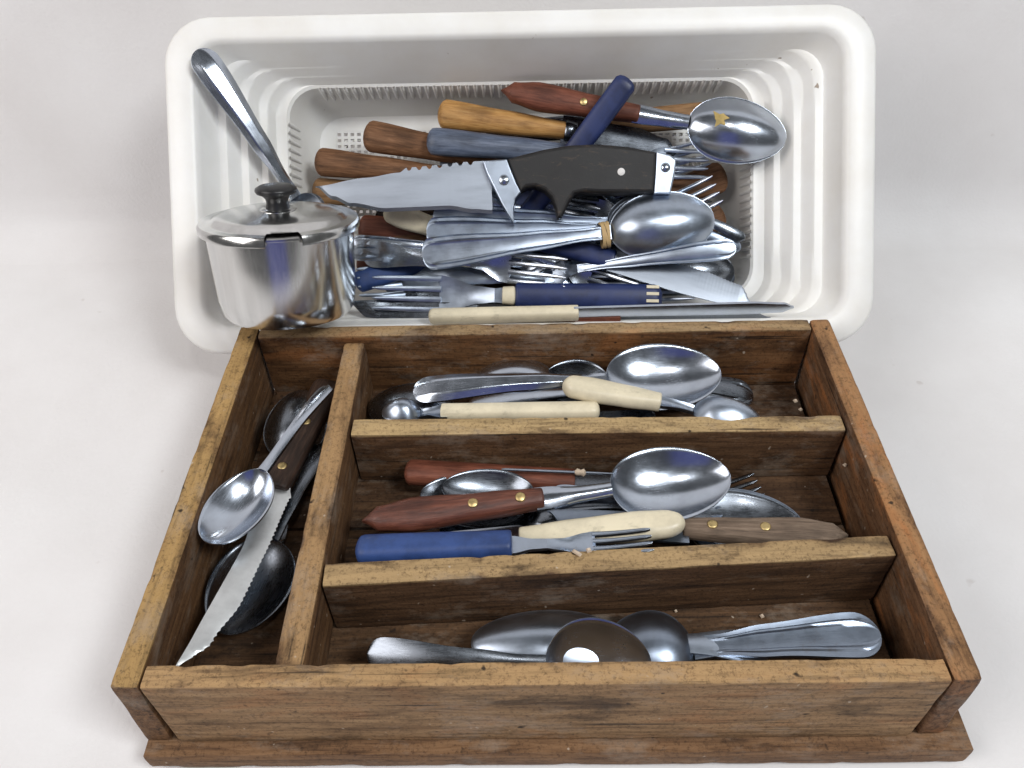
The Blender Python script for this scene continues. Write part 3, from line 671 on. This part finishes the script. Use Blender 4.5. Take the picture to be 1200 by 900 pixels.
# --- front compartment
sp('steel spoon lying face down behind the dark bowled spoon of the front compartment', (900, 765, .036), (735, 748, .040), (552, 752, .043), .038, mat=S_SAT, bd=-.010, hw=.018, roll=4)
sp('steel spoon with broad ridged handle pointing right in the front compartment', (1031, 744, .048), (812, 758, .042), (705, 768, .038), .040, mat=S_DULL, bd=.010, hw=.0215, roll=176, style='groove', arch=-.002, neck=.011, mid=.0155)
sp('dark bowled spoon with engraved handle pointing left in the front compartment', (430, 766, .050), (640, 776, .054), (764, 782, .054), .040, mat=S_POL, bd=.010, hw=.0150, roll=30, hmat=S_DARK, neck=.0065, arch=.004)

# ================================================================== cutlery in the basket
def kk(u, v, n): return K(u, v, n)
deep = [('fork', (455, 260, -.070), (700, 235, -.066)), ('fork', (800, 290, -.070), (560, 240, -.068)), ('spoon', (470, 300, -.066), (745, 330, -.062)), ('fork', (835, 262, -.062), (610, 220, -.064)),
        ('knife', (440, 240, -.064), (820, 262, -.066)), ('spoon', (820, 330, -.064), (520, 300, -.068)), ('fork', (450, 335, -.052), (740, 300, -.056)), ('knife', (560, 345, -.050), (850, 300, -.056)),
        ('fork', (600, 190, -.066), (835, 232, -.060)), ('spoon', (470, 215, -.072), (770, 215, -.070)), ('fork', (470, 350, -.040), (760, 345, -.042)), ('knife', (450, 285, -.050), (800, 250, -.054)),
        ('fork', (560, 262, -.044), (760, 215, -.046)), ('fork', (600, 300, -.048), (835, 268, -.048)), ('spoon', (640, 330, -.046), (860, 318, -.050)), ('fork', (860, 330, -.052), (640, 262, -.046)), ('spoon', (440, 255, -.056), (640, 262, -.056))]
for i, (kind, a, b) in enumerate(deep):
    mt = (S_DARK, S_DARK, S_DARK, S_DULL)[i % 4]; g = f'dark {dict(knife="knive").get(kind, kind)}s deep in the basket'  # dark steel puts the shade of the pile's gaps into the colour
    lb = {'fork': 'steel fork coloured dark for shade, buried deep under the other cutlery in the basket', 'spoon': 'steel spoon coloured dark for shade, buried deep under the other cutlery in the basket', 'knife': 'dark bladed knife buried deep under the other cutlery in the basket'}[kind]
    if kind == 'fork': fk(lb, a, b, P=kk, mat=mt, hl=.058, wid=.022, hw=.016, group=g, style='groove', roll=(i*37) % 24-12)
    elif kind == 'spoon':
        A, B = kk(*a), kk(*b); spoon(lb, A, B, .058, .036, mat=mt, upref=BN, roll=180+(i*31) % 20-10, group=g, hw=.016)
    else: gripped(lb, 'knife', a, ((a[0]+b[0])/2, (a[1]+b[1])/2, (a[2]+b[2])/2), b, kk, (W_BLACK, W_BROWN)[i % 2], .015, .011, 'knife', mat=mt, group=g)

gripped('orange brown wooden handled knife under the hunting knife tip', 'knife', (366, 224, -.060), (505, 222, -.062), (700, 240, -.064), kk, W_TAN, .019, .013, 'knife', prof='taper', mat=S_DULL, gex=2.4)
gripped('tan wooden handled knife, leftmost wooden handle above the hunting knife blade', 'knife', (369, 189, -.050), (520, 200, -.054), (720, 225, -.058), kk, W_BROWN, .0195, .015, 'knife', prof='taper', mat=S_DULL, gex=2.3)
gripped('dark brown wooden handled knife left of the grey blue handle', 'knife', (426, 158, -.048), (590, 187, -.050), (780, 222, -.054), kk, W_BROWN, .0215, .016, 'knife', prof='taper', mat=S_DULL, gex=2.3)
gripped('golden wooden handled knife with a dark ferrule behind the grey blue handle', 'knife', (513, 133, -.044), (664, 150, -.044), (800, 172, -.048), kk, W_GOLD, .0200, .015, 'knife', prof='taper', ferrule=.007, mat=S_DARK, gex=2.3, bh=.020)
gripped('reddish wooden handle lying behind the neck of the star marked spoon', 'knife', (829, 134, -.052), (690, 146, -.052), (560, 160, -.056), kk, W_TAN, .017, .012, 'knife', prof='flat', mat=S_DARK)
gripped('dark wooden handled knife lying under the fork tines at the right of the basket', 'knife', (851, 205, -.058), (740, 250, -.060), (600, 290, -.062), kk, W_BROWN, .022, .014, 'knife', prof='taper', mat=S_DARK)
gripped('brown wooden handled knife lying low at the right under the curved steel handle', 'knife', (848, 250, -.060), (740, 315, -.058), (640, 350, -.056), kk, W_BROWN, .020, .014, 'knife', prof='taper', mat=S_DARK)
gripped('rusty brown handled knife near the pot above the pale steel handles', 'knife', (420, 268, -.052), (540, 270, -.050), (700, 290, -.052), kk, W_RED, .020, .014, 'knife', prof='flat', mat=S_DARK)
gripped('dark red handled knife near the pot below the pale steel handles', 'knife', (418, 308, -.052), (560, 318, -.050), (700, 330, -.052), kk, W_RED, .018, .014, 'knife', prof='flat', mat=S_DARK)
gripped('grey blue handled fork with its tines beside the hunting knife end cap', 'fork', (500, 165, -.036), (690, 186, -.036), (830, 193, -.036), kk, P_GREYBLUE, .0185, .0125, 'fork', prof='taper', head=.052, bw=.021, mat=S_SAT, gex=2.3, hw=.008)
fk('steel fork with tines just below the grey blue fork at the right', (560, 250, -.040), (829, 178, -.043), P=kk, mat=S_SAT, hl=.055, wid=.020, roll=8)
fk('steel fork pointing up right with four bright tines over the brown handle', (610, 315, -.036), (841, 221, -.026), P=kk, mat=S_POL, hl=.058, wid=.0225, roll=-12, style='ridged', hw=.018)
gripped('star marked convex steel spoon with riveted red wooden handle at the upper right', 'spoon', (587, 106, -.034), (748, 139, -.030), (921, 164, -.022), kk, W_RED, .0185, .014, 'spoon', prof='point', rivets=(.60,), rm=BRASS, head=.0640, bw=.0430, bd=-.011, mat=S_POL, hw=.012, neck=.009)
leaf_root = bpy.data.objects[[o.name for o in bpy.data.objects if o.get('label', '').startswith('star marked')][0]]
def leaf_mark(o, L):
    hl = .064; x0 = L-hl; pts = []; cx, cy = x0+.0185, .0035
    rad = [.9, .62, .7, .5, 1.15, .55, .5, .45, 1.1, .62, .95, .4]
    for i, r in enumerate(rad):
        a = 2*pi*i/12+.2; pts.append((cx+.0058*r*cos(a)*1.15, cy+.0056*r*sin(a)))
    def zz(x, y):
        s = (x-x0)/hl; k = max(0, 1-(2*s-1)**2)**.75*(1+.25*(.5-s)); wf = sqrt(max(0, 1-(2*s-1)**2))*.0215*(1-.25*(s-.45)); t = min(1, abs(y)/wf); return .011*k*(1-t*t)
    vs_ = [(cx, cy, zz(cx, cy)+.0003)]; fs = []
    for k in (1, 2, 3):
        for x, y in pts: x2 = cx+(x-cx)*k/3; y2 = cy+(y-cy)*k/3; vs_.append((x2, y2, zz(x2, y2)+.0003))
    n = 12
    for i in range(n):
        fs.append((0, 1+i, 1+(i+1) % n))
        for k in (0, 1): a = 1+k*n; fs.append((a+i, a+n+i, a+n+(i+1) % n, a+(i+1) % n))
    tag(mk('leaf_mark', vs_, fs, P_GOLDLEAF, o, 60), 'small gold leaf shaped mark')
leaf_mark(leaf_root, (kk(921, 164, -.022)-kk(587, 106, -.034)).length)
gripped('navy blue handled knife slanting up across the red wooden handle', 'knife', (737, 92, -.008), (610, 262, -.030), (560, 330, -.040), kk, P_NAVY, .0150, .0080, 'knife', prof='flat', mat=S_DARK, gex=3)
gripped('cream handled knife end showing below the hunting knife blade', 'knife', (450, 247, -.036), (560, 285, -.036), (700, 330, -.042), kk, P_CREAM, .016, .011, 'knife', prof='round', mat=S_DULL)
gripped('blue handled knife tucked behind the broad fork near the pot', 'knife', (416, 332, -.034), (500, 302, -.040), (640, 262, -.048), kk, P_BLUE, .0150, .010, 'knife', prof='flat', mat=S_DULL, gex=3)
for (a, n_, b, lb) in [((412, 284, -.036), (560, 292, -.040), (640, 300, -.040), 'upper pale steel spoon handle coming out beside the pot'),
                       ((412, 296, -.032), (560, 300, -.036), (640, 306, -.036), 'lower pale steel spoon handle coming out beside the pot')]:
    sp(lb, a, n_, b, .030, P=kk, mat=S_POL, hw=.011, style='ridged', mid=.008)
fk('steel fork with its tine tips touching the side of the pot', (590, 318, -.050), (419, 331, -.030), P=kk, mat=S_SAT, hl=.05, wid=.022, hw=.012)
fk('steel fork lying behind the broad fork with its tines spread left', (600, 300, -.044), (443, 330, -.036), P=kk, mat=S_DULL, hl=.062, wid=.026, roll=10)
fk('steel fork with its root left and curved tines below the bundled handles', (425, 296, -.034), (664, 320, -.008), P=kk, mat=S_POL, hl=.064, wid=.0215, roll=6, dep=.006, frac=.62)
fk('steel fork with dark slotted tines pointing down right below the banded spoon', (500, 262, -.040), (755, 342, -.018), P=kk, mat=S_POL, hl=.062, wid=.024, roll=8, dep=.008)
fk('steel fork lying under the curved steel handle with splayed tines', (470, 325, -.040), (748, 327, -.026), P=kk, mat=S_SAT, hl=.062, wid=.024, roll=-6)
fk('small steel fork with its head over the end of the navy fork handle', (600, 352, -.030), (815, 345, -.018), P=kk, mat=S_SAT, hl=.05, wid=.018, roll=0)
fk('dark steel fork crossing under the hunting knife handle', (790, 262, -.034), (642, 243, -.030), P=kk, mat=S_DARK, hl=.055, wid=.022)
fk('steel fork with fanned ridged end left of the rubber band', (520, 230, -.036), (700, 262, -.022), P=kk, mat=S_POL, hl=.05, wid=.024, roll=12)
sp('dark slim steel handle sticking out at the right edge of the pile', (873, 280, -.030), (760, 225, -.042), (700, 205, -.048), .03, P=kk, mat=S_DARK, hw=.007)
sp('second slim steel handle sticking out lower at the right edge of the pile', (868, 292, -.034), (770, 250, -.042), (700, 225, -.048), .03, P=kk, mat=S_DULL, hw=.008)

# --- big hunting knife
def hunting_knife():
    A, B = kk(370, 219, -.012), kk(792, 203, -.010)
    o, L = root('hunting_knife', 'large hunting knife with saw backed blade and worn black handle across the pile', 'hunting knife', A, B, BN, 0)
    q = L/422.3
    def p(u, v): t = (u-370)/422; return (t*L, ((219-16*t)-v)*q)
    blade(o, S_BLADE, 0, p(577, 0)[0], [(0, 0), (.29, p(430, 209)[1]), (.48, p(470, 203)[1]), (.53, p(480, 197)[1]), (.92, p(560, 190)[1]), (1, p(577, 189)[1])],
          [(0, -.0003), (.10, p(392, 234)[1]), (.2, p(412, 242)[1]), (.40, p(452, 248)[1]), (.75, p(525, 245)[1]), (.9, p(556, 249)[1]), (1, p(577, 250)[1])], th=.0034, n=220, spine_ser=(.52, .92, .0066, .0021))
    def P_(l): return [p(*x) for x in l]
    bolst = plate('guard', P_([(568, 191), (580, 190), (596, 189), (600, 200), (606, 216), (611, 227), (605, 234), (602, 246), (602, 263), (597, 256), (588, 240), (579, 220), (572, 205)]), -.006, .0062, S_SAT, o, .0010)
    disc('bolt', S_POL, bolst, *p(592, 213), .0062, .0034, .0009)
    h_ = plate('handle', P_([(597, 189), (615, 184), (640, 178), (668, 173.5), (700, 172), (735, 175), (768, 181), (767, 205), (764, 227), (735, 228), (705, 228), (684, 227), (673, 229), (667, 237), (662, 247), (657, 256), (652, 256), (650, 244), (646, 233), (638, 225), (628, 221), (618, 222), (611, 226), (606, 216), (601, 202)]),
          -.0065, .0075, P_WORN, o, .0024)
    tube('prong_tip', [(p(655, 248)[0]-.0022, .0008, .0010, p(655, 250)[1], .002), (p(655, 248)[0], .0028, .004, p(655, 252)[1], .001), (p(655, 248)[0]+.0022, .0008, .0010, p(655, 250)[1], .002)], S_POL, o, 10)
    cap = plate('end_cap', P_([(768, 181), (784, 184), (791, 190), (789, 205), (783, 229), (764, 229), (766, 205)]), -.006, .0070, S_SAT, o, .0012)
    disc('screw', S_POL, cap, *p(778, 199), .0070, .0030, .0010)
    disc('white_dot', P_DOT, h_, *p(727, 204), .0074, .0024, .0004)
P_WORN = plastic('worn_black_handle', (.010, .009, .009), .50, .4, 55, .5, (.10, .062, .035))
P_DOT = plastic('white_dot_plastic', (.7, .68, .66), .5)
hunting_knife()

# --- bundle held by a rubber band
sp('lowest steel spoon of the bundle held by the rubber band', (508, 254, -.024), (712, 269, -.021), (826, 262, -.020), .038, P=kk, mat=S_DULL, roll=183, hw=.0190, endr=.28, style='ridged', bd=.009, mid=.012, arch=-.002)
sp('middle steel spoon of the bundle held by the rubber band', (500, 273, -.017), (714, 272, -.016), (830, 262, -.016), .040, P=kk, mat=S_DULL, roll=178, hw=.0200, endr=.28, style='ridged', bd=.009, mid=.012, arch=-.002)
sp('top shiny convex spoon of the bundle held by the rubber band', (495, 299, -.008), (716, 276, -.011), (837, 257, -.010), .0435, P=kk, mat=S_SAT, roll=180, hw=.0210, endr=.28, style='ridged', bd=.0115, mid=.0125, neck=.009, arch=-.002, tip=.1)
def rubber_band():
    A, B = kk(704, 276, -.013), kk(715, 274, -.013); o = None
    x = (B-A).normalized(); z = (BN-x*BN.dot(x)).normalized(); y = z.cross(x); mid = (A+B)/2
    vs_, fs = [], []; N_, M_ = 150, 6
    for i in range(N_):
        a = 2*pi*i/N_*5; off = (i/N_-.5)*.0050+.0007*sin(a*1.3)
        ctr = x*off+y*cos(a)*.0078+z*(sin(a)*.0074-.001); rad = (y*cos(a)+z*sin(a))
        for k in range(M_):
            b = 2*pi*k/M_; vs_.append(ctr+rad*.0009*cos(b)+x*.0010*sin(b))
    for i in range(N_-1):
        for k in range(M_): fs.append((i*M_+k, i*M_+(k+1) % M_, (i+1)*M_+(k+1) % M_, (i+1)*M_+k))
    ob = mk('rubber_band', vs_, fs, P_BAND, None, 60); me = ob.data
    ob.location = mid; tag(ob, 'tan rubber band wound round the necks of the bundled spoons', 'rubber band')
rubber_band()

# --- lower edge of the pile
gripped('serrated dark bladed knife pointing down right over the basket edge', 'knife', (585, 268, -.030), (720, 305, -.020), (888, 352, -.006), kk, P_NAVY, .015, .010, 'knife', prof='flat', mat=S_BLADE, ser=(.1, .95, .0022, .0006), roll=-10,
        flip=-1, shape=([(0, .0080), (.5, .0092), (.9, .0085), (1, .0060)], [(0, -.0085), (.6, -.0098), (.86, -.0072), (1, .0050)]))
fk('curved double ridged fork handle over the lower right of the pile', (863, 290, .003), (600, 325, -.034), P=kk, mat=S_SAT, hl=.045, wid=.018, hw=.0135, style='ridged', arch=.005)
o2, L2 = gripped('broad steel fork with navy handle, cream bolster and cream stripes', 'fork', (776, 350, -.012), (604, 345, -.014), (436, 343, -.014), kk, P_NAVY, .0185, .012, 'fork', prof='flat', head=.080, bw=.0245, mat=S_SAT, gex=2.6, hw=.009, neck=.009, dep=.003)
xg = (kk(604, 345, -.014)-kk(776, 350, -.012)).length
grip('bolster', P_CREAM, o2, xg-.0015, xg+.0085, .0125, .0118, 'flat')
for dx in (.0030,):
    for yy in (.0018, -.0028, -.0072): plate('stripe', [(dx, yy-.0010), (dx+.008, yy-.0010), (dx+.008, yy+.0010), (dx, yy+.0010)], .0030, .0064-abs(yy)*.12, P_CREAM, o2, .0003)
gripped('long bladed knife with thin cream handle along the rear edge of the tray', 'knife', (502, 371, .000), (678, 371, .001), (930, 360, .004), kk, P_CREAM, .0100, .009, 'knife', prof='flat', mat=S_POL, bh=.011, shape='round', gex=3, roll=50)
gripped('brown handled knife with scalloped edge lying along the rear edge of the tray', 'knife', (610, 376, -.010), (727, 371, -.006), (905, 367, -.001), kk, W_RED, .012, .009, 'knife', prof='flat', mat=S_DARK, bh=.013, ser=(.1, .7, .0065, .0022), roll=55)
gripped('dark bladed knife lying beside the pot under the broad fork', 'knife', (640, 366, -.016), (560, 366, -.018), (408, 366, -.020), kk, P_BLACK, .014, .009, 'knife', prof='flat', mat=S_DARK, bh=.017)  # near-black colours stand in for the shade in this gap
sp('steel spoon with its faceted handle rising behind the lidded pot', (231, 58, .006), (345, 232, -.030), (372, 270, -.040), .030, P=kk, mat=S_POL, roll=-24, hw=.0185, style='facet', mid=.0125, neck=.008, arch=.003)
